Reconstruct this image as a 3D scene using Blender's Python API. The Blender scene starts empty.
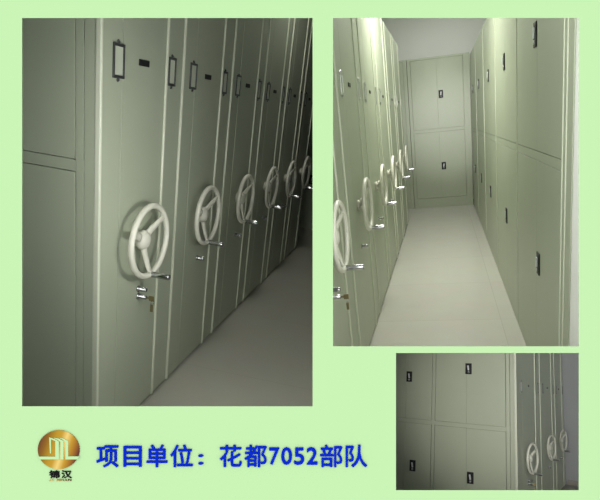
import bpy, bmesh, math
from mathutils import Vector, Matrix

S = bpy.context.scene
COL = S.collection
W_STRENGTH = 4.2

# ------------------------------------------------------------------ camera
# the lens is shifted a little, so its axis meets the green page at pixel (340, 270)
CX, CY, F = 340.0, 270.0, 520.0
ZB = 1.14                                    # distance from the camera to the green page
cam_d = bpy.data.cameras.new('camera'); cam = bpy.data.objects.new('camera', cam_d); COL.objects.link(cam)
cam_d.sensor_fit = 'HORIZONTAL'; cam_d.sensor_width = 36.0
cam_d.lens = F / 600 * 36
cam_d.shift_x = (300 - CX) / 600; cam_d.shift_y = (CY - 250) / 600
cam_d.clip_start = 0.05; cam_d.clip_end = 60
cam.rotation_euler = (math.pi / 2, 0, 0)
S.camera = cam


def page_pt(u, v, d=0.0):                    # a point of the green page's plane, d towards the viewer
    return Vector(((u - CX) / F * ZB, ZB - d, (CY - v) / F * ZB))


# ------------------------------------------------------------------ materials
def lin(c):
    return tuple(((x / 255) / 12.92 if x / 255 <= .04045 else (((x / 255) + .055) / 1.055) ** 2.4) for x in c)


def mat(name, col, rough=.5, metal=0.0, spec=.5, noise=0.0, scale=40.0, bump=0.0):
    m = bpy.data.materials.new(name); m.use_nodes = True
    nt = m.node_tree; b = nt.nodes['Principled BSDF']
    b.inputs['Base Color'].default_value = (*col, 1)
    b.inputs['Roughness'].default_value = rough
    b.inputs['Metallic'].default_value = metal
    b.inputs['Specular IOR Level'].default_value = spec
    if noise or bump:
        tc = nt.nodes.new('ShaderNodeTexCoord'); n = nt.nodes.new('ShaderNodeTexNoise')
        n.inputs['Scale'].default_value = scale; n.inputs['Detail'].default_value = 3
        nt.links.new(tc.outputs['Object'], n.inputs['Vector'])
        if noise:
            mx = nt.nodes.new('ShaderNodeMix'); mx.data_type = 'RGBA'
            mx.inputs['A'].default_value = (*[c * (1 - noise) for c in col], 1)
            mx.inputs['B'].default_value = (*[min(1, c * (1 + noise)) for c in col], 1)
            nt.links.new(n.outputs['Fac'], mx.inputs['Factor'])
            nt.links.new(mx.outputs['Result'], b.inputs['Base Color'])
        if bump:
            bp = nt.nodes.new('ShaderNodeBump'); bp.inputs['Strength'].default_value = bump
            bp.inputs['Distance'].default_value = .002
            nt.links.new(n.outputs['Fac'], bp.inputs['Height']); nt.links.new(bp.outputs['Normal'], b.inputs['Normal'])
    return m


def tile_mat(name, col, joint, size, rough):
    m = bpy.data.materials.new(name); m.use_nodes = True
    nt = m.node_tree; b = nt.nodes['Principled BSDF']
    tc = nt.nodes.new('ShaderNodeTexCoord'); br = nt.nodes.new('ShaderNodeTexBrick')
    br.offset = 0; br.inputs['Scale'].default_value = 1.0
    br.inputs['Brick Width'].default_value = size; br.inputs['Row Height'].default_value = size
    br.inputs['Mortar Size'].default_value = .0025; br.inputs['Mortar Smooth'].default_value = .1
    br.inputs['Color1'].default_value = (*col, 1)
    br.inputs['Color2'].default_value = (*[c * .97 for c in col], 1)
    br.inputs['Mortar'].default_value = (*joint, 1)
    nt.links.new(tc.outputs['Object'], br.inputs['Vector'])
    n = nt.nodes.new('ShaderNodeTexNoise'); n.inputs['Scale'].default_value = 5; n.inputs['Detail'].default_value = 4
    nt.links.new(tc.outputs['Object'], n.inputs['Vector'])
    mx = nt.nodes.new('ShaderNodeMix'); mx.data_type = 'RGBA'; mx.blend_type = 'MULTIPLY'
    mx.inputs['Factor'].default_value = .12
    nt.links.new(br.outputs['Color'], mx.inputs['A']); nt.links.new(n.outputs['Color'], mx.inputs['B'])
    nt.links.new(mx.outputs['Result'], b.inputs['Base Color'])
    b.inputs['Roughness'].default_value = rough
    return m


STEEL = (.366, .405, .302)
M = {}
M['steel'] = mat('grey_green_enamel', STEEL, .38, noise=.03, scale=6)
M['bead'] = mat('painted_edge_highlight', (.58, .615, .485), .3)  # paler than the steel: edge highlights put into the colour
M['wheel'] = mat('cream_wheel_plastic', (.66, .66, .56), .35)
M['chrome'] = mat('chrome', (.50, .51, .52), .14, 1.0)
M['black'] = mat('black_plastic', (.009, .010, .011), .45, spec=.3)
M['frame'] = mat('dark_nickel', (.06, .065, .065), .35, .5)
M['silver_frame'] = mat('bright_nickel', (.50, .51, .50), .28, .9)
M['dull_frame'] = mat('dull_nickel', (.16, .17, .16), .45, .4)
M['card'] = mat('label_card', (.50, .54, .43), .6)
M['lever'] = mat('lever_metal', (.62, .64, .64), .45, .3)
M['brass'] = mat('key_brass', (.30, .25, .13), .35, .9)
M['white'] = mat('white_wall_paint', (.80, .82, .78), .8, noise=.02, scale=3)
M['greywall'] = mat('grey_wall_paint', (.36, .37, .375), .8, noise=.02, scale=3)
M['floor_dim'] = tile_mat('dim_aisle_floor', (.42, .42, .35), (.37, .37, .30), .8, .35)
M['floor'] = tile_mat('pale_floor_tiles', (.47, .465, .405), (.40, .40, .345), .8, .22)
M['floor_brown'] = mat('brown_floor', (.30, .28, .24), .4, noise=.05)
M['green'] = mat('pale_green_paint', tuple(c / W_STRENGTH for c in lin((203, 245, 183))), 1.0, spec=0.0)
M['blue'] = mat('blue_letter_paint', tuple(c / W_STRENGTH for c in lin((12, 46, 208))), .9, spec=0.0)
M['ink'] = mat('black_letter_paint', (.004, .004, .004), .9, spec=0.0)


def gold_mat(name):
    m = bpy.data.materials.new(name); m.use_nodes = True
    nt = m.node_tree; b = nt.nodes['Principled BSDF']
    tc = nt.nodes.new('ShaderNodeTexCoord'); dp = nt.nodes.new('ShaderNodeVectorMath'); dp.operation = 'DOT_PRODUCT'
    r = 20.8 / F * ZB
    dp.inputs[1].default_value = (.5 / r, 0, -.17 / r)
    nt.links.new(tc.outputs['Object'], dp.inputs[0])
    ad = nt.nodes.new('ShaderNodeMath'); ad.operation = 'ADD'; ad.inputs[1].default_value = .5
    nt.links.new(dp.outputs['Value'], ad.inputs[0])
    cr = nt.nodes.new('ShaderNodeValToRGB'); e = cr.color_ramp.elements
    stops = [(.0, (122, 78, 48)), (.14, (150, 106, 42)), (.34, (194, 154, 50)), (.46, (206, 162, 60)), (.60, (248, 218, 130)), (.74, (204, 158, 56)),
             (.88, (168, 114, 48)), (1.0, (112, 64, 52))]
    e[0].position = 0; e[0].color = (*[c / W_STRENGTH for c in lin(stops[0][1])], 1)
    e[1].position = 1; e[1].color = (*[c / W_STRENGTH for c in lin(stops[-1][1])], 1)
    for p, c in stops[1:-1]:
        k = e.new(p); k.color = (*[q / W_STRENGTH for q in lin(c)], 1)
    nt.links.new(ad.outputs['Value'], cr.inputs['Fac']); nt.links.new(cr.outputs['Color'], b.inputs['Base Color'])
    b.inputs['Roughness'].default_value = .9; b.inputs['Specular IOR Level'].default_value = 0
    return m


M['gold'] = gold_mat('gold_print')

# ------------------------------------------------------------------ mesh helper
class MB:
    """collects shapes; build() links them as ONE mesh object"""
    def __init__(s, X=None):
        s.bm = bmesh.new(); s.X = X or Matrix(); s.mats = []

    def _m(s, m):
        if m not in s.mats: s.mats.append(m)
        return s.mats.index(m)

    def _add(s, tb, m, X=None):
        i = s._m(m)
        for f in tb.faces: f.material_index = i
        XX = s.X @ (X or Matrix()); me = bpy.data.meshes.new('t'); tb.transform(XX)
        if XX.determinant() < 0: bmesh.ops.reverse_faces(tb, faces=tb.faces[:])
        tb.to_mesh(me); tb.free()
        s.bm.from_mesh(me); bpy.data.meshes.remove(me)

    def box(s, a, b, m, bev=0.0, seg=2, X=None):
        tb = bmesh.new(); bmesh.ops.create_cube(tb, size=1)
        a, b = Vector(a), Vector(b)
        for v in tb.verts: v.co = Vector(((a[i] + b[i]) / 2 + v.co[i] * (b[i] - a[i])) for i in range(3))
        if bev: bmesh.ops.bevel(tb, geom=tb.edges[:], offset=bev, segments=seg, profile=.5, affect='EDGES')
        s._add(tb, m, X)

    def tube(s, pts, rad, m, n=12, closed=False, flat=None, X=None):
        """tube along points; rad a number or a list; flat=(direction, factor) squashes the section"""
        tb = bmesh.new(); pts = [Vector(p) for p in pts]; N = len(pts)
        R = rad if isinstance(rad, (list, tuple)) else [rad] * N
        rings = []; up = None
        for i, p in enumerate(pts):
            t = (pts[(i + 1) % N] - pts[i - 1]) if closed else (pts[min(i + 1, N - 1)] - pts[max(i - 1, 0)])
            t.normalize()
            if up is None: up = Vector((0, 1, 0)) if abs(t.y) < .9 else Vector((0, 0, 1))
            a = (up - t * up.dot(t)).normalized(); b = t.cross(a)
            ring = []
            for k in range(n):
                th = 2 * math.pi * k / n
                o = a * math.cos(th) * R[i] + b * math.sin(th) * R[i]
                if flat: d = Vector(flat[0]); o -= d * o.dot(d) * (1 - flat[1])
                ring.append(tb.verts.new(p + o))
            rings.append(ring)
        for i in range(N if closed else N - 1):
            r0, r1 = rings[i], rings[(i + 1) % N]
            for k in range(n):
                f = tb.faces.new((r0[k], r0[(k + 1) % n], r1[(k + 1) % n], r1[k])); f.smooth = True
        if not closed:
            tb.faces.new(rings[0][::-1]); tb.faces.new(rings[-1])
        bmesh.ops.recalc_face_normals(tb, faces=tb.faces)
        s._add(tb, m, X)

    def lathe(s, prof, m, n=24, X=None):
        """profile [(radius, height)] spun about the local Y axis, height going towards -Y"""
        tb = bmesh.new(); rings = []
        for r, h in prof:
            if r < 1e-6: rings.append([tb.verts.new((0, -h, 0))])
            else: rings.append([tb.verts.new((r * math.cos(2 * math.pi * k / n), -h, r * math.sin(2 * math.pi * k / n))) for k in range(n)])
        for a, b in zip(rings, rings[1:]):
            for k in range(n):
                q = [a[k % len(a)], a[(k + 1) % len(a)], b[(k + 1) % len(b)], b[k % len(b)]]
                q = [v for i, v in enumerate(q) if v not in q[:i]]
                if len(q) > 2: tb.faces.new(q).smooth = True
        bmesh.ops.recalc_face_normals(tb, faces=tb.faces)
        s._add(tb, m, X)

    def prism(s, poly, axis_vec, m, X=None):
        tb = bmesh.new(); a = [tb.verts.new(p) for p in poly]; b = [tb.verts.new(Vector(p) + Vector(axis_vec)) for p in poly]
        tb.faces.new(a); tb.faces.new(b[::-1]); n = len(a)
        for i in range(n): tb.faces.new((a[i], a[(i + 1) % n], b[(i + 1) % n], b[i]))
        bmesh.ops.recalc_face_normals(tb, faces=tb.faces)
        s._add(tb, m, X)

    def build(s, name, parent=None, MW=None, clip=()):
        """MW: world matrix of the thing whose local frame the shapes are in"""
        if clip and MW is not None:
            inv = MW.inverted()
            for co, no in clip:
                c = inv @ Vector(co); nn = (MW.to_3x3().transposed() @ Vector(no)).normalized()
                g = s.bm.verts[:] + s.bm.edges[:] + s.bm.faces[:]
                r = bmesh.ops.bisect_plane(s.bm, geom=g, dist=1e-6, plane_co=c, plane_no=nn, clear_outer=True)
                ed = [e for e in r['geom_cut'] if isinstance(e, bmesh.types.BMEdge) and e.is_valid and len(e.link_faces) == 1]
                if ed: bmesh.ops.holes_fill(s.bm, edges=ed, sides=0)
        if not s.bm.verts: s.bm.free(); return None
        me = bpy.data.meshes.new(name); s.bm.to_mesh(me); s.bm.free()
        for m in s.mats: me.materials.append(m)
        o = bpy.data.objects.new(name, me); COL.objects.link(o)
        if parent is not None: o.parent = parent
        elif MW is not None: o.matrix_world = MW
        return o


def tag(o, label=None, cat=None, group=None, kind=None):
    for k, v in (('label', label), ('category', cat), ('group', group), ('kind', kind)):
        if v: o[k] = v
    return o


def thing(name, label, cat, MW, group=None):
    o = bpy.data.objects.new(name, None); COL.objects.link(o); o.empty_display_size = .1
    o.matrix_world = MW
    return tag(o, label, cat, group)


def struct(name, mb, MW=None, clip=()):
    return tag(mb.build(name, None, MW, clip), kind='structure')


# ------------------------------------------------------------------ the three rooms' frames
# local axes of a room: X runs along the row of shelving, Y goes into the shelving, Z is up
TOW = Matrix(((1, 0, 0), (0, 0, 1), (0, -1, 0)))


def frame(R, t):
    return Matrix.Translation(TOW @ Vector(t)) @ (TOW @ Matrix(R)).to_4x4()


R1 = frame([[0.14402, -0.97874, 0.14605], [-0.26932, -0.18078, -0.94593], [0.95222, 0.0969, -0.28963]], [-0.9476, 0.7124, 2.0077])
R2 = frame([[0.18328, -0.97842, -0.09542], [-0.27798, 0.04152, -0.95969], [0.94294, 0.20242, -0.26437]], [-0.0369, 0.7948, 2.014])
R3 = frame([[0.48358, -0.87344, 0.05696], [0.20845, 0.05172, -0.97667], [0.85012, 0.48417, 0.20708]], [1.5574, 2.1475, 4.5704]) @ Matrix.Translation((0, 0, -.25))
T = Matrix.Translation
# faces: a frame whose X runs across the face, Y into it, Z up
LONG = Matrix(((0, 1, 0, 0), (1, 0, 0, 0), (0, 0, 1, 0), (0, 0, 0, 1)))          # the end of a row, seen along +X (mirrored: X is +Y)
RIGHT = Matrix(((-1, 0, 0, 0), (0, -1, 0, 0), (0, 0, 1, 0), (0, 0, 0, 1)))       # the row across the aisle

# partitions that keep the rooms apart (world planes)
P_ROOM1 = (Vector((0, 0, 0)), Vector((1, .031, 0)))          # room 1 keeps what is left of it
P_ROOM2 = (Vector((0, 0, 0)), Vector((-1, -.0140, 0)))       # room 2 keeps what is right of it
P_SILL = (Vector((0, 0, 0)), Vector((0, -.1500, -1)))        # room 2 keeps what is above it
P_BACK = (Vector((0, ZB + .012, 0)), Vector((0, -1, 0)))


# ------------------------------------------------------------------ parts of a mobile shelving unit
def hand_wheel(parent, MW, x, z, R=.15, a0=35, clip=(), yaw=0.0):
    off = .055; rt = .0112; r = R - rt
    Q = T((x, 0, z)) @ Matrix.Rotation(math.radians(yaw), 4, 'Z')
    b = MB(Q)
    b.tube([(r * math.cos(k * math.pi / 24), -off, r * math.sin(k * math.pi / 24)) for k in range(48)], rt, M['wheel'], 12, True)
    b.lathe([(.0, 0), (.030, 0), (.030, .006), (.021, .008), (.021, .012), (.034, .014), (.039, .020), (.038, .032), (.031, .043), (.019, .049), (.0, .051)], M['wheel'])
    for k in range(3):
        th = math.radians(a0 + 120 * k); c, s_ = math.cos(th), math.sin(th)
        pts = [(q * c, -h, q * s_) for q, h in ((.025, .028), (.06, .034), (.10, .044), (r, off))]
        b.tube(pts, [.018, .0155, .0135, .0115], M['wheel'], 12, flat=((0, 1, 0), .5))
    w = b.build('hand_wheel', parent, MW, clip)
    th = math.radians(a0 + 240); hx, hz = r * math.cos(th), r * math.sin(th)
    g = MB(Q @ T((hx, 0, hz)))
    g.lathe([(0, off - .014), (.0075, off - .014), (.0115, off + .008), (.0118, off + .012), (.0118, off + .078), (.010, off + .082), (0, off + .0825)], M['chrome'], 16)
    h = g.build('wheel_handle', w, MW, clip)
    if h: h['label'] = 'chrome crank handle on the wheel rim'


def label_holder(parent, MW, x, z, m, w=.066, h=.108, clip=()):
    b = MB(T((x, 0, z))); t = .0078
    b.box((-w / 2, -.006, -h / 2), (-w / 2 + t, 0, h / 2), m, .0015)
    b.box((w / 2 - t, -.006, -h / 2), (w / 2, 0, h / 2), m, .0015)
    b.box((-w / 2, -.0064, h / 2 - t * 1.3), (w / 2, 0, h / 2), m, .0015)
    b.box((-w / 2, -.0064, -h / 2), (w / 2, 0, -h / 2 + t * 1.3), m, .0015)
    for sg in (1, -1):                                        # the two ears with their rivets
        b.lathe([(0, 0), (.0075, 0), (.0075, .002), (.004, .003), (.0035, .0055), (0, .006)], m, 14, T((0, 0, sg * (h / 2 + .004))))
    f = b.build('label_holder', parent, MW, clip)
    c = MB(T((x, 0, z))); c.box((-w / 2 + t * .8, -.0022, -h / 2 + t), (w / 2 - t * .8, -.0004, h / 2 - t), M['card'])
    c.build('card', f, MW, clip)


def key_lock(parent, MW, x, z, clip=(), keys=True):
    b = MB(T((x, 0, z)))
    for dz in ((.020, -.012) if keys else (0.0,)):
        X = T((0, 0, dz))
        b.lathe([(0, 0), (.014, 0), (.014, .004), (.0095, .006), (.0095, .034), (.0075, .037), (0, .0375)], M['chrome'], 16, X)
        b.box((-.001, -.0385, dz - .0045), (.001, -.036, dz + .0045), M['black'])
    if not keys: b.box((-.024, -.031, -.0045), (.024, -.025, .0045), M['chrome'], .002)     # a small cross grip
    l = b.build('lock', parent, MW, clip)
    if keys:
        k = MB(T((x, -.036, z - .012)))
        k.box((-.0012, -.012, -.003), (.0012, 0, .003), M['brass'])
        k.box((-.0012, -.034, -.011), (.0012, -.012, .011), M['brass'], .001)
        k.tube([(.013 * math.cos(q * math.pi / 8), -.028, -.017 + .013 * math.sin(q * math.pi / 8)) for q in range(16)], .0012, M['chrome'], 6, True)
        k.box((-.005, -.033, -.056), (-.0028, -.021, -.024), M['brass'], .001)
        kk = k.build('key', l, MW, clip)
        if kk: kk['label'] = 'brass key hanging from the lower barrel'


def door_latch(parent, MW, X, x, z, clip=()):
    b = MB(X @ T((x, 0, z)))
    b.box((-.031, -.006, -.052), (.031, 0, .052), M['black'], .003)
    b.box((-.020, -.0068, -.038), (.019, -.005, .038), M['black'], .001)
    L = Matrix.Rotation(math.radians(8), 4, 'Y')
    b.box((-.0075, -.014, -.016), (.0075, -.006, .031), M['lever'], .003, X=L)
    b.lathe([(0, .005), (.009, .005), (.009, .010), (0, .011)], M['silver_frame'], 14, T((0, 0, -.031)))
    b.build('latch', parent, MW, clip)


def bay_fronts(parent, MW, X, x0, x1, zb, zr2, zr1, zt, latches, clip=(), gap=.005, seam=None):
    """two pairs of doors in the face frame X; the frame members belong to the carcass"""
    xm = seam if seam is not None else (x0 + x1) / 2
    for row, (za, zc) in enumerate(((zr1, zt), (zb, zr2))):
        for k, (xa, xb) in enumerate(((x0, xm), (xm, x1))):
            b = MB(X)
            ga, gb = ((gap * .5, .0005), (.0005, gap * .5))[k]
            b.box((xa + ga, -.001, za + gap * .5), (xb - gb, .016, zc - gap * .5), M['steel'], .0012)
            d = b.build('door', parent, MW, clip)
            if d is not None and k == latches[0]:
                lx, lz = latches[1 + row]
                door_latch(d, MW, X @ T((0, -.001, 0)), lx, lz, clip)


def face_frame(b, X, x0, x1, zb, zr2, zr1, zt, H, xs):
    """stiles and rails in front of a carcass, openings left for the doors; xs: list of (door field x0, x1)"""
    Y0, Y1 = 0, .022
    ed = [x0] + [v for p in xs for v in p] + [x1]
    for i in range(0, len(ed), 2):
        if ed[i + 1] - ed[i] > .003: b.box((ed[i], Y0, .0), (ed[i + 1], Y1, H), M['steel'], .0015, X=X)
    for a, c in xs:
        b.box((a, Y0, 0), (c, Y1, zb), M['steel'], X=X); b.box((a, Y0, zr2), (c, Y1, zr1), M['steel'], X=X)
        b.box((a, Y0, zt), (c, Y1, H), M['steel'], X=X)


def shelving_unit(label, MW, L, H, D, z, fr, group, hold, clip=(), keys=False, long_face=None, x_in=.0):
    """one mobile unit: its end panel lies in Y=0 facing -Y, x from 0 to L. z: label, plate, wheel and lock heights"""
    u = thing('mobile_shelving_unit', label, 'shelving unit', MW, group)
    W1 = fr['ridge'] * L; SE = fr['seam'] * L
    b = MB()
    xo = .024 if long_face else .006
    b.box((xo, .016, .018), (L - .006, D, H), M['steel'])
    if long_face:
        for x0, x1, bays, zz, hh in long_face['frames']: face_frame(b, LONG, x0, x1, *zz, hh, bays)
    b.box((.03, .03, .0), (L - .03, D - .03, .02), M['frame'])
    b.build('carcass', u, MW, clip)
    p = MB()
    p.box((.006, 0, .02), (SE - .0012, .018, H), M['steel'], .0012)
    p.box((SE + .0012, 0, .02), (W1 - .004, .018, H), M['steel'], .0012)
    p.build('end_panel', u, MW, clip)
    p = MB(); p.box((W1 + .004, 0, .02), (L - .003, .018, H), M['steel'], .0012); p.build('side_strip', u, MW, clip)
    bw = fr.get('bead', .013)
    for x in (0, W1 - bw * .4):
        e = MB(); e.box((x, -.007, .015), (x + bw, .018, H), M['bead'], .0045, 3)  # rounded edge, its specular highlight painted as a pale colour
        o = e.build('highlight_bead', u, MW, clip)
        if o: o['label'] = 'rounded panel edge with its highlight painted pale'
    label_holder(u, MW, fr['l1'] * L, z[0], hold, clip=clip)
    label_holder(u, MW, fr['l2'] * L, z[0], hold, clip=clip, w=fr.get('w2', .06))
    n = MB(T((fr['pl'] * L, 0, z[1]))); n.box((-.036, -.004, -.011), (.036, 0, .011), M['black'], .002)
    o = n.build('name_plate', u, MW, clip)
    if o: o['label'] = 'small blank black plate'
    hand_wheel(u, MW, fr['wh'] * L, z[2], fr.get('R', .15), fr.get('a0', 35), clip, fr.get('yaw', 0))
    key_lock(u, MW, fr['lk'] * L, z[3], clip, keys)
    if long_face:
        for a in long_face['doors']: bay_fronts(u, MW, LONG, *a, clip=clip)
    return u


def copy_tree(o, parent=None):
    c = o.copy(); COL.objects.link(c)
    if parent is not None: c.parent = parent
    for ch in list(o.children): copy_tree(ch, c)
    return c


ORD = ['first', 'second', 'third', 'fourth', 'fifth', 'sixth', 'seventh']

# ================================================================== ROOM 1: the dim row of shelving (large left opening)
p1 = .5881; H1 = 2.10
FR1 = dict(ridge=.755, seam=.227, l1=.180, l2=.832, pl=.462, wh=.448, lk=.49)
Z1 = (1.442, 1.452, .807, .571)
LF1 = dict(frames=[(.008, 1.42, [(.0474, .0494), (.0765, .735), (.765, 1.40)], (.15, 1.0806, 1.1179, 2.06), H1)],
           doors=[(.0765, .735, .15, 1.0806, 1.1179, 2.06, (1, (.46, 1.58), (.46, .585))), (.765, 1.40, .15, 1.0806, 1.1179, 2.06, (1, (1.12, 1.58), (1.12, .585)))])
G1 = 'shelving units along the dim aisle'
shelving_unit('nearest grey-green shelving unit in the dim aisle, its plain long side showing at left', R1, p1, H1, 1.42, Z1, FR1, G1, M['frame'],
              keys=True, long_face=LF1)
proto = None
for k in range(1, 5):
    lab = f'{ORD[k]} grey-green shelving unit from the panelled corner in the dim aisle'
    if k == 4: lab = 'fifth shelving unit from the panelled corner in the dim aisle, small and dark'
    if proto is None: proto = u = shelving_unit(lab, R1 @ T((p1, 0, 0)), p1, H1, 1.42, Z1, FR1, G1, M['frame'])
    else: u = copy_tree(proto); u.matrix_world = R1 @ T((k * p1, 0, 0)); u['label'] = lab
shelving_unit('last and darkest shelving unit at the far end of the dim aisle', R1 @ T((5 * p1, 0, 0)), p1, H1, 1.42, Z1, FR1, G1, M['frame'], clip=[P_ROOM1])
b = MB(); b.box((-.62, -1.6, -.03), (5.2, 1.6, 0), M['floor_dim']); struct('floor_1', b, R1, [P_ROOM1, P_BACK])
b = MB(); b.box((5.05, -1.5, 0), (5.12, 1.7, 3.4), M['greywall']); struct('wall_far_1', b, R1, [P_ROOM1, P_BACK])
b = MB(); b.box((-.62, 1.56, -.0), (5.12, 1.64, 2.6), M['white']); struct('wall_left_1', b, R1, [P_BACK])
b = MB(); b.box((-.0, -1.5, 2.62), (5.2, 1.64, 2.68), M['white']); struct('ceiling_1', b, R1, [P_ROOM1, P_BACK])


# ------------------------------------------------------------------ free-standing four-door cabinets
def cabinet(label, MW, W, H, D, field, zz, group, latches, clip=(), seam=None, beads=(), gap=.005):
    c = thing('steel_cabinet', label, 'cabinet', MW, group)
    b = MB(); b.box((0, .02, 0), (W, D, H), M['steel'])
    face_frame(b, Matrix(), 0, W, *zz, H, [field])
    b.build('carcass', c, MW, clip)
    bay_fronts(c, MW, Matrix(), field[0], field[1], *zz, latches, clip=clip, seam=seam, gap=gap)
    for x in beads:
        e = MB(); e.box((x, -.004, .10), (x + .006, .01, H), M['bead'], .002, 3)  # thin strip whose pale colour stands for light on the seam
        o = e.build('highlight_bead', c, MW, clip)
        if o: o['label'] = 'thin strip painted pale as a lit edge of the front frame'
    return c


MWc = R1 @ T((4.40, .62, 0)) @ Matrix(((0, 1, 0, 0), (-1, 0, 0, 0), (0, 0, 1, 0), (0, 0, 0, 1)))
cabinet('dark steel cabinet with a low plinth closing the far end of the dim aisle', MWc, .95, 2.07, .44, (.05, .90), (.08, 1.06, 1.10, 2.03), None,
        (1, (.52, 1.59), (.52, .59)), clip=[P_ROOM1])

# ================================================================== ROOM 2: the bright aisle (upper right opening)
p2 = .8603; H2 = 2.165; A2 = -.8958; D2 = 6.1781
FR2 = dict(ridge=.755, seam=.227, l1=.172, l2=.845, pl=.452, wh=.405, lk=.40, a0=38)
Z2 = (1.495, 1.503, .860, .622)
G2 = 'shelving units along the left of the bright aisle'
C2 = [P_ROOM2, P_SILL, P_BACK]
LB2 = ['nearest shelving unit in the bright aisle, its handwheel cut by the opening edge',
       'second shelving unit along the bright aisle, with its whole handwheel and black plate in view',
       'third shelving unit along the left of the bright aisle', 'fourth shelving unit along the left of the bright aisle',
       'fifth shelving unit along the left of the bright aisle', 'last shelving unit on the left, nearest the far cabinet in the bright aisle']
for k in range(6):
    shelving_unit(LB2[k], R2 @ T((k * p2, 0, 0)), p2, H2, 1.3, Z2, dict(FR2, wh=.43) if k == 0 else FR2, G2, M['silver_frame'], clip=C2, keys=(k == 0))

qs = [.20, 1.5087, 2.7045, 3.865, 5.03, D2 - .01]; H2r = 2.0734
LB2r = ['nearest cabinet on the right of the bright aisle, beside the white wall edge', 'second grey-green cabinet from the front on the right of the bright aisle',
        'third grey-green cabinet from the front on the right of the bright aisle', 'fourth grey-green cabinet along the right of the bright aisle',
        'last narrow-looking cabinet on the right, against the far cabinet of the bright aisle']
sc_u = [.903, 2.09, 3.299, 4.513, 5.62]; sc_l = [.80, 2.048, 3.274, 4.40, 5.49]
for k in range(5):
    a, c = qs[k], qs[k + 1] - .006; Wc = c - a
    MW = R2 @ T((c, A2, 0)) @ RIGHT
    near = .1435 if k == 0 else .006
    cabinet(LB2r[k], MW, Wc, H2r, .45, (.006, Wc - near), (.10, 1.0607, 1.1005, 2.035), 'four-door cabinets along the right of the bright aisle',
            (0, (c - sc_u[k], 1.595), (c - sc_l[k], .59)), clip=[P_SILL, P_BACK], seam=c - sc_u[k] + .04, beads=((c - .340, c - .284) if k == 0 else (Wc - .007,)))
# far cabinets
FAR = Matrix(((0, 1, 0, 0), (-1, 0, 0, 0), (0, 0, 1, 0), (0, 0, 0, 1)))
cabinet('far four-door cabinet facing down the bright aisle', R2 @ T((D2, -.035, 0)) @ FAR, .855, 2.10, .45, (.045, .765), (.14, 1.0908, 1.1312, 2.075), 'cabinets across the far end of the bright aisle',
        (1, (.452, 1.60), (.452, .604)), seam=.4045, clip=[P_ROOM2], gap=.008)
cabinet('far cabinet showing only a strip behind the last handwheel of the bright aisle', R2 @ T((D2, .820, 0)) @ FAR, .85, 2.10, .45, (.05, .80), (.14, 1.0908, 1.1312, 2.075), 'cabinets across the far end of the bright aisle',
        (1, (.452, 1.60), (.452, .604)), clip=[P_ROOM2])

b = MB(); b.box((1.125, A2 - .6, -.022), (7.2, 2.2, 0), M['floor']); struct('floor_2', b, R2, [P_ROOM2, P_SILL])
b = MB(); b.box((6.75, -2.2, 0), (6.82, 2.4, 3.2), M['white']); struct('wall_far_2', b, R2, [P_ROOM2])
b = MB(); b.box((-1.2, A2 - .62, 0), (6.85, A2 - .55, 3.2), M['white']); struct('wall_right_2', b, R2, [P_SILL, P_BACK])
b = MB(); b.box((-1.0, A2 - .62, -.3), (.195, A2 - .004, 2.9), M['white']); struct('front_panel_2', b, R2, [P_SILL, P_BACK])
b = MB(); b.box((.3, -2.2, 2.95), (7.2, 2.2, 3.02), M['white']); struct('ceiling_2', b, R2, [P_ROOM2, P_BACK])
# sloping sill from the opening's lower edge to the floor
b = MB()
yb = ZB + .012
for_pts = [(-.0140 * yb, yb), (1.5, yb), (2.2, 3.3), (-.0140 * 3.3, 3.3)]
b.bm.free(); b.bm = bmesh.new()
i0 = b._m(M['floor'])
top = [b.bm.verts.new((x, y, -.1502 * y)) for x, y in for_pts]; bot = [b.bm.verts.new((x, y, -.1570 * y)) for x, y in for_pts]
b.bm.faces.new(top); b.bm.faces.new(bot[::-1])
for i in range(4): b.bm.faces.new((top[i], top[(i + 1) % 4], bot[(i + 1) % 4], bot[i]))
bmesh.ops.recalc_face_normals(b.bm, faces=b.bm.faces)
struct('trim_1', b)

# ================================================================== ROOM 3: the end of a row (lower right opening)
bd3 = [0, 1.40, 2.66, 3.68]; H3 = 2.25
FR3 = dict(ridge=.757, seam=.227, l1=.19, l2=.915, pl=.48, wh=.38, lk=.415, R=.15, w2=.06, bead=.018, yaw=-10)
Z3 = (1.354, 1.365, .672, .437)
G3 = 'shelving units behind the corner of the lower right view'
zz3 = (.12, .9408, .9782, 2.2)
LF3 = dict(frames=[(.008, 1.53, [(.051, .0535), (.0878, .7685), (.800, 1.50)], zz3, H3)],
           doors=[(.0878, .7685, *zz3, (0, (.437, 1.492), (.415, .497)), (), .004, .4536), (.800, 1.50, *zz3, (0, (1.045, 1.39), (.985, .535)), (), .004, 1.075)])
LF3['doors'] = [d[:7] + ((),) + d[8:] for d in LF3['doors']]
_doors = LF3['doors']; LF3['doors'] = []
u = shelving_unit('corner shelving unit in the lower right opening, its long side fitted with latched doors', R3, bd3[1], H3, 1.53, Z3, FR3, G3, M['dull_frame'], long_face=LF3, keys=True)
for d in _doors: bay_fronts(u, R3, LONG, *d[:7], seam=d[9], gap=.008)
for k in (1, 2):
    shelving_unit(('middle shelving unit between the corner unit and the grey wall at lower right', 'last shelving unit beside the grey wall at lower right')[k - 1],
                  R3 @ T((bd3[k], 0, 0)), bd3[k + 1] - bd3[k], H3, 1.53, Z3, FR3, G3, M['dull_frame'])
b = MB(); b.box((-3.4, -2.6, -.03), (3.7, 2.6, 0), M['floor_brown']); struct('floor_3', b, R3, [P_BACK])
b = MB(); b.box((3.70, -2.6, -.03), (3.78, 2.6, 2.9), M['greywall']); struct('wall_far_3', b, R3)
b = MB(); b.box((3.685, -2.6, 0), (3.70, -.02, .07), M['floor_brown'], .003); struct('baseboard_3', b, R3)

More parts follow.
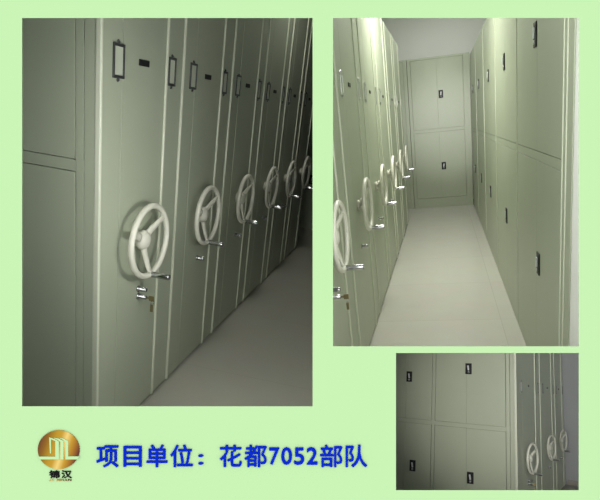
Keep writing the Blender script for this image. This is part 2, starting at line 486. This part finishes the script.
# ================================================================== partitions and the shell round the rooms
def slab(name, pts, m, kind=None):
    b = MB(); bm = b.bm; b._m(m); n = len(pts) // 2
    vs = [bm.verts.new(p) for p in pts]
    bm.faces.new(vs[:n]); bm.faces.new(vs[n:][::-1])
    for i in range(n): bm.faces.new((vs[i], vs[(i + 1) % n], vs[n + (i + 1) % n], vs[n + i]))
    bmesh.ops.recalc_face_normals(bm, faces=bm.faces)
    return struct(name, b)


Y0, Y1 = ZB + .014, 10.0
slab('wall_partition', [(-.031 * Y0 + .001, Y0, -4), (-.031 * Y1 + .001, Y1, -4), (-.031 * Y1 + .001, Y1, 4), (-.031 * Y0 + .001, Y0, 4),
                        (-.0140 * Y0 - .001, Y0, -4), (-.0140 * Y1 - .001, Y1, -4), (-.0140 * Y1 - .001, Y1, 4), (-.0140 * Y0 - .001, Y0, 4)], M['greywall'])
for nm, a, c in (('wall_back', (-5, Y1, -4.1), (6, Y1 + .1, 4.1)), ('wall_left', (-5.1, Y0, -4.1), (-5, Y1 + .1, 4.1)), ('wall_right', (6, Y0, -4.1), (6.1, Y1 + .1, 4.1)),
                 ('ceiling', (-5.1, Y0, 4), (6.1, Y1 + .1, 4.1)), ('floor', (-5.1, Y0, -4.1), (6.1, Y1 + .1, -4))):
    b = MB(); b.box(a, c, M['greywall']); struct(nm, b)

# ================================================================== the pale green page, built as a panel with three openings
HOLES = [(22, 18, 312.6, 406.3), (333, 18, 578.7, 346.3), (396, 353, 578.7, 490.2)]
OUT = (-1700, -1500, 2400, 2100)
us = sorted({OUT[0], OUT[2], *[h[0] for h in HOLES], *[h[2] for h in HOLES]}); vs_ = sorted({OUT[1], OUT[3], *[h[1] for h in HOLES], *[h[3] for h in HOLES]})
bm = bmesh.new(); V = {}
for u_ in us:
    for v_ in vs_: V[u_, v_] = bm.verts.new(page_pt(u_, v_))
for i in range(len(us) - 1):
    for j in range(len(vs_) - 1):
        cu, cv = (us[i] + us[i + 1]) / 2, (vs_[j] + vs_[j + 1]) / 2
        if any(h[0] < cu < h[2] and h[1] < cv < h[3] for h in HOLES): continue
        bm.faces.new((V[us[i], vs_[j]], V[us[i], vs_[j + 1]], V[us[i + 1], vs_[j + 1]], V[us[i + 1], vs_[j]]))
fr = bm.faces[:]; edge = [e for e in bm.edges if len(e.link_faces) == 1]
# back skin: openings widen towards the back (chamfered reveals)
back = {}
for (u_, v_), vert in V.items():
    if not vert.link_faces: continue
    p = page_pt(u_, v_); p.y += .012
    for h in HOLES:
        du = .006
        if abs(u_ - h[0]) < 1e-6 and h[1] - 1e-6 <= v_ <= h[3] + 1e-6: p.x -= du
        if abs(u_ - h[2]) < 1e-6 and h[1] - 1e-6 <= v_ <= h[3] + 1e-6: p.x += du
        if abs(v_ - h[1]) < 1e-6 and h[0] - 1e-6 <= u_ <= h[2] + 1e-6: p.z += du
        if abs(v_ - h[3]) < 1e-6 and h[0] - 1e-6 <= u_ <= h[2] + 1e-6: p.z -= du
    back[vert] = bm.verts.new(p)
for f in fr: bm.faces.new([back[v] for v in f.verts][::-1])
for e in edge: a, c = e.verts; bm.faces.new((a, c, back[c], back[a]))
bmesh.ops.recalc_face_normals(bm, faces=bm.faces)
me = bpy.data.meshes.new('front_panel'); bm.to_mesh(me); bm.free(); me.materials.append(M['green'])
o = bpy.data.objects.new('front_panel', me); COL.objects.link(o); tag(o, kind='structure')


# ================================================================== lettering and emblem on the green page
def glyph(name, ch, box, m, parent, bold=0.0, depth=.0025, origin=None):
    """one raised character filling the given pixel box of the page"""
    cu = bpy.data.curves.new('glyph', 'FONT'); cu.body = ch; cu.size = 1; cu.resolution_u = 4
    cu.dimensions = '2D'; cu.fill_mode = 'BOTH'
    ob = bpy.data.objects.new('glyph', cu); COL.objects.link(ob)
    bpy.context.view_layer.update()
    src = bpy.data.meshes.new_from_object(ob.evaluated_get(bpy.context.evaluated_depsgraph_get()))
    bpy.data.objects.remove(ob); bpy.data.curves.remove(cu)
    bm = bmesh.new(); bm.from_mesh(src)
    if bold:                                                  # heavier strokes: the same outline again, moved a little all round
        bmesh.ops.remove_doubles(bm, verts=bm.verts, dist=1e-6)
        for k in range(8):
            src2 = src.copy(); src2.transform(T((bold * math.cos(k * math.pi / 4), bold * math.sin(k * math.pi / 4), (k + 1) * 3e-5))); bm.from_mesh(src2); bpy.data.meshes.remove(src2)
    bpy.data.meshes.remove(src)
    xs = [v.co.x for v in bm.verts]; ys = [v.co.y for v in bm.verts]
    x0, x1, y0, y1 = min(xs), max(xs), min(ys), max(ys)
    for v in bm.verts:
        u = box[0] + (v.co.x - x0) / (x1 - x0) * (box[1] - box[0]); w = box[3] + (v.co.y - y0) / (y1 - y0) * (box[2] - box[3])
        v.co = page_pt(u, w, v.co.z) - origin
    r = bmesh.ops.extrude_face_region(bm, geom=bm.faces[:])
    for v in r['geom']:
        if isinstance(v, bmesh.types.BMVert): v.co.y -= depth
    bmesh.ops.recalc_face_normals(bm, faces=bm.faces)
    me = bpy.data.meshes.new(name); bm.to_mesh(me); bm.free(); me.materials.append(m)
    o = bpy.data.objects.new(name, me); COL.objects.link(o); o.parent = parent
    return o


org = page_pt(96.7, 467)
let = thing('page_lettering', 'line of blue Chinese lettering with the number 7052 on the pale green page', 'lettering', T(org))
CAP = [('项', 96.7, 118.7, 445, 467.2), ('目', 123.7, 142, 445.6, 466.6), ('单', 146.7, 167.8, 444.3, 467), ('位', 170.5, 193, 444.3, 467),
       ('：', 198.3, 203.7, 454, 464.5), ('花', 219.8, 242, 444.6, 466.8), ('都', 244.5, 267, 444.5, 467), ('7', 269.2, 279.5, 447.2, 464.5), ('0', 281.2, 292.2, 447, 464.6),
       ('5', 294, 304.4, 447.2, 464.6), ('2', 306.6, 317.6, 447, 464.5), ('部', 320, 342.6, 444.5, 467), ('队', 345.5, 367.2, 444.5, 467)]
for ch, x0, x1, y0, y1 in CAP: glyph('character', ch, (x0, x1, y0, y1), M['blue'], let, .022 if ch in '7052' else .018, origin=org)

org2 = page_pt(59, 449.4)
emb = thing('emblem', 'round gold emblem with pale building strokes above small black characters', 'emblem', T(org2))
b = MB(); poly = [page_pt(59 + 20.8 * math.cos(k * math.pi / 32), 449.4 + 19.4 * math.sin(k * math.pi / 32)) - org2 for k in range(64)]
b.prism(poly, (0, -.002, 0), M['gold']); o = b.build('disc', emb); o['label'] = 'gold disc shading from brown to pale gold'


def em(x, y): return (30 + x / 8.33, 425 + y / 8.33)


strokes = [[(165, 100), (180, 107), (180, 235), (171, 232)], [(165, 100), (205, 112), (246, 132), (246, 146), (215, 130), (180, 116)],
           [(216, 128), (246, 132), (246, 283), (88, 283), (78, 260), (216, 260)],
           [(200, 103), (245, 110), (284, 130), (284, 283), (259, 283), (259, 137), (238, 122)],
           [(248, 103), (286, 110), (323, 130), (323, 258), (418, 258), (398, 283), (300, 283), (300, 138), (280, 120)]]
b = MB()
for i, st in enumerate(strokes): b.prism([page_pt(*em(x, y), .0019) - org2 for x, y in st], (0, -.0007 - .00008 * i, 0), M['green'])
o = b.build('building_mark', emb); o['label'] = 'pale green building strokes on the gold disc'
for ch, x0, x1, y0, y1 in (('锦', 49.4, 59.9, 470.2, 478), ('汉', 61.6, 72, 470.2, 478)): glyph('character', ch, (x0, x1, y0, y1), M['ink'], emb, .03, .0015, org2)
for i, ch in enumerate('JINHAN'):
    o = glyph('small_letter', ch, (49.2 + i * 3.85, 49.2 + i * 3.85 + (3.0 if ch != 'I' else .8), 478.7, 480.9), M['gold'], emb, .01, .0012, org2); o['label'] = 'tiny gold letter'

# ================================================================== light
wd = bpy.data.worlds.new('world'); S.world = wd; wd.use_nodes = True
wd.node_tree.nodes['Background'].inputs['Color'].default_value = (1, 1, 1, 1)
wd.node_tree.nodes['Background'].inputs['Strength'].default_value = W_STRENGTH


def lamp(name, kind, loc, energy, size=.1, col=(1, 1, 1), aim=None):
    d = bpy.data.lights.new(name, kind); d.energy = energy; d.color = col
    if kind == 'AREA': d.shape = 'RECTANGLE'; d.size, d.size_y = size if isinstance(size, tuple) else (size, size)
    else: d.shadow_soft_size = size
    o = bpy.data.objects.new(name, d); COL.objects.link(o); o.location = loc
    if aim is not None: o.rotation_euler = (Vector(aim) - Vector(loc)).to_track_quat('-Z', 'Y').to_euler()
    return o


# ceiling lamp strip of the bright aisle
lamp('overhead_light', 'AREA', R2 @ Vector((4.2, -.52, 2.9)), 36, (.3, 3.4), (1, .99, .96), R2 @ Vector((4.2, -.52, 0)))
bpy.data.objects['overhead_light'].matrix_world = R2 @ T((4.2, -.52, 2.9)) @ Matrix.Rotation(math.pi / 2, 4, 'Z')
# unseen lights added above the bright aisle's opening as a flash, one turned to the far cabinet
LB = ZB + .1
sp2 = lamp('front_fill', 'SPOT', (.2275 * LB, LB, .545 * LB), 500, .05, (1, .99, .97), R2 @ Vector((D2, -.55, 1.2)))
sp2.data.spot_size = math.radians(17); sp2.data.spot_blend = 1.0
lamp('front_fill', 'POINT', (.30 * LB, LB, .545 * LB), 7.5, .05, (1, .99, .96))
# added fill lights for the dim aisle: one hidden between the openings, one overhead
lamp('aisle_fill', 'POINT', (-.043 * 1.70, 1.70, .10), 7.0, .03, (1, .99, .94))
lamp('overhead_light', 'AREA', R1 @ Vector((2.4, -.5, 2.55)), 56, (1.2, .3), (1, .99, .92), R1 @ Vector((2.4, -.4, 0)))
# added hidden spot giving the lower right view a flash-like falloff
sp = lamp('flash_spot', 'SPOT', (.05 * LB, LB, -.30 * LB), 420, .05, (1, .98, .94), (.325 * 5, 5, -.245 * 5))
sp.data.spot_size = math.radians(36); sp.data.spot_blend = 1.0

S.view_settings.view_transform = 'Standard'; S.view_settings.look = 'None'
S.view_settings.exposure = 0; S.view_settings.gamma = 1
S.view_settings.use_curve_mapping = False
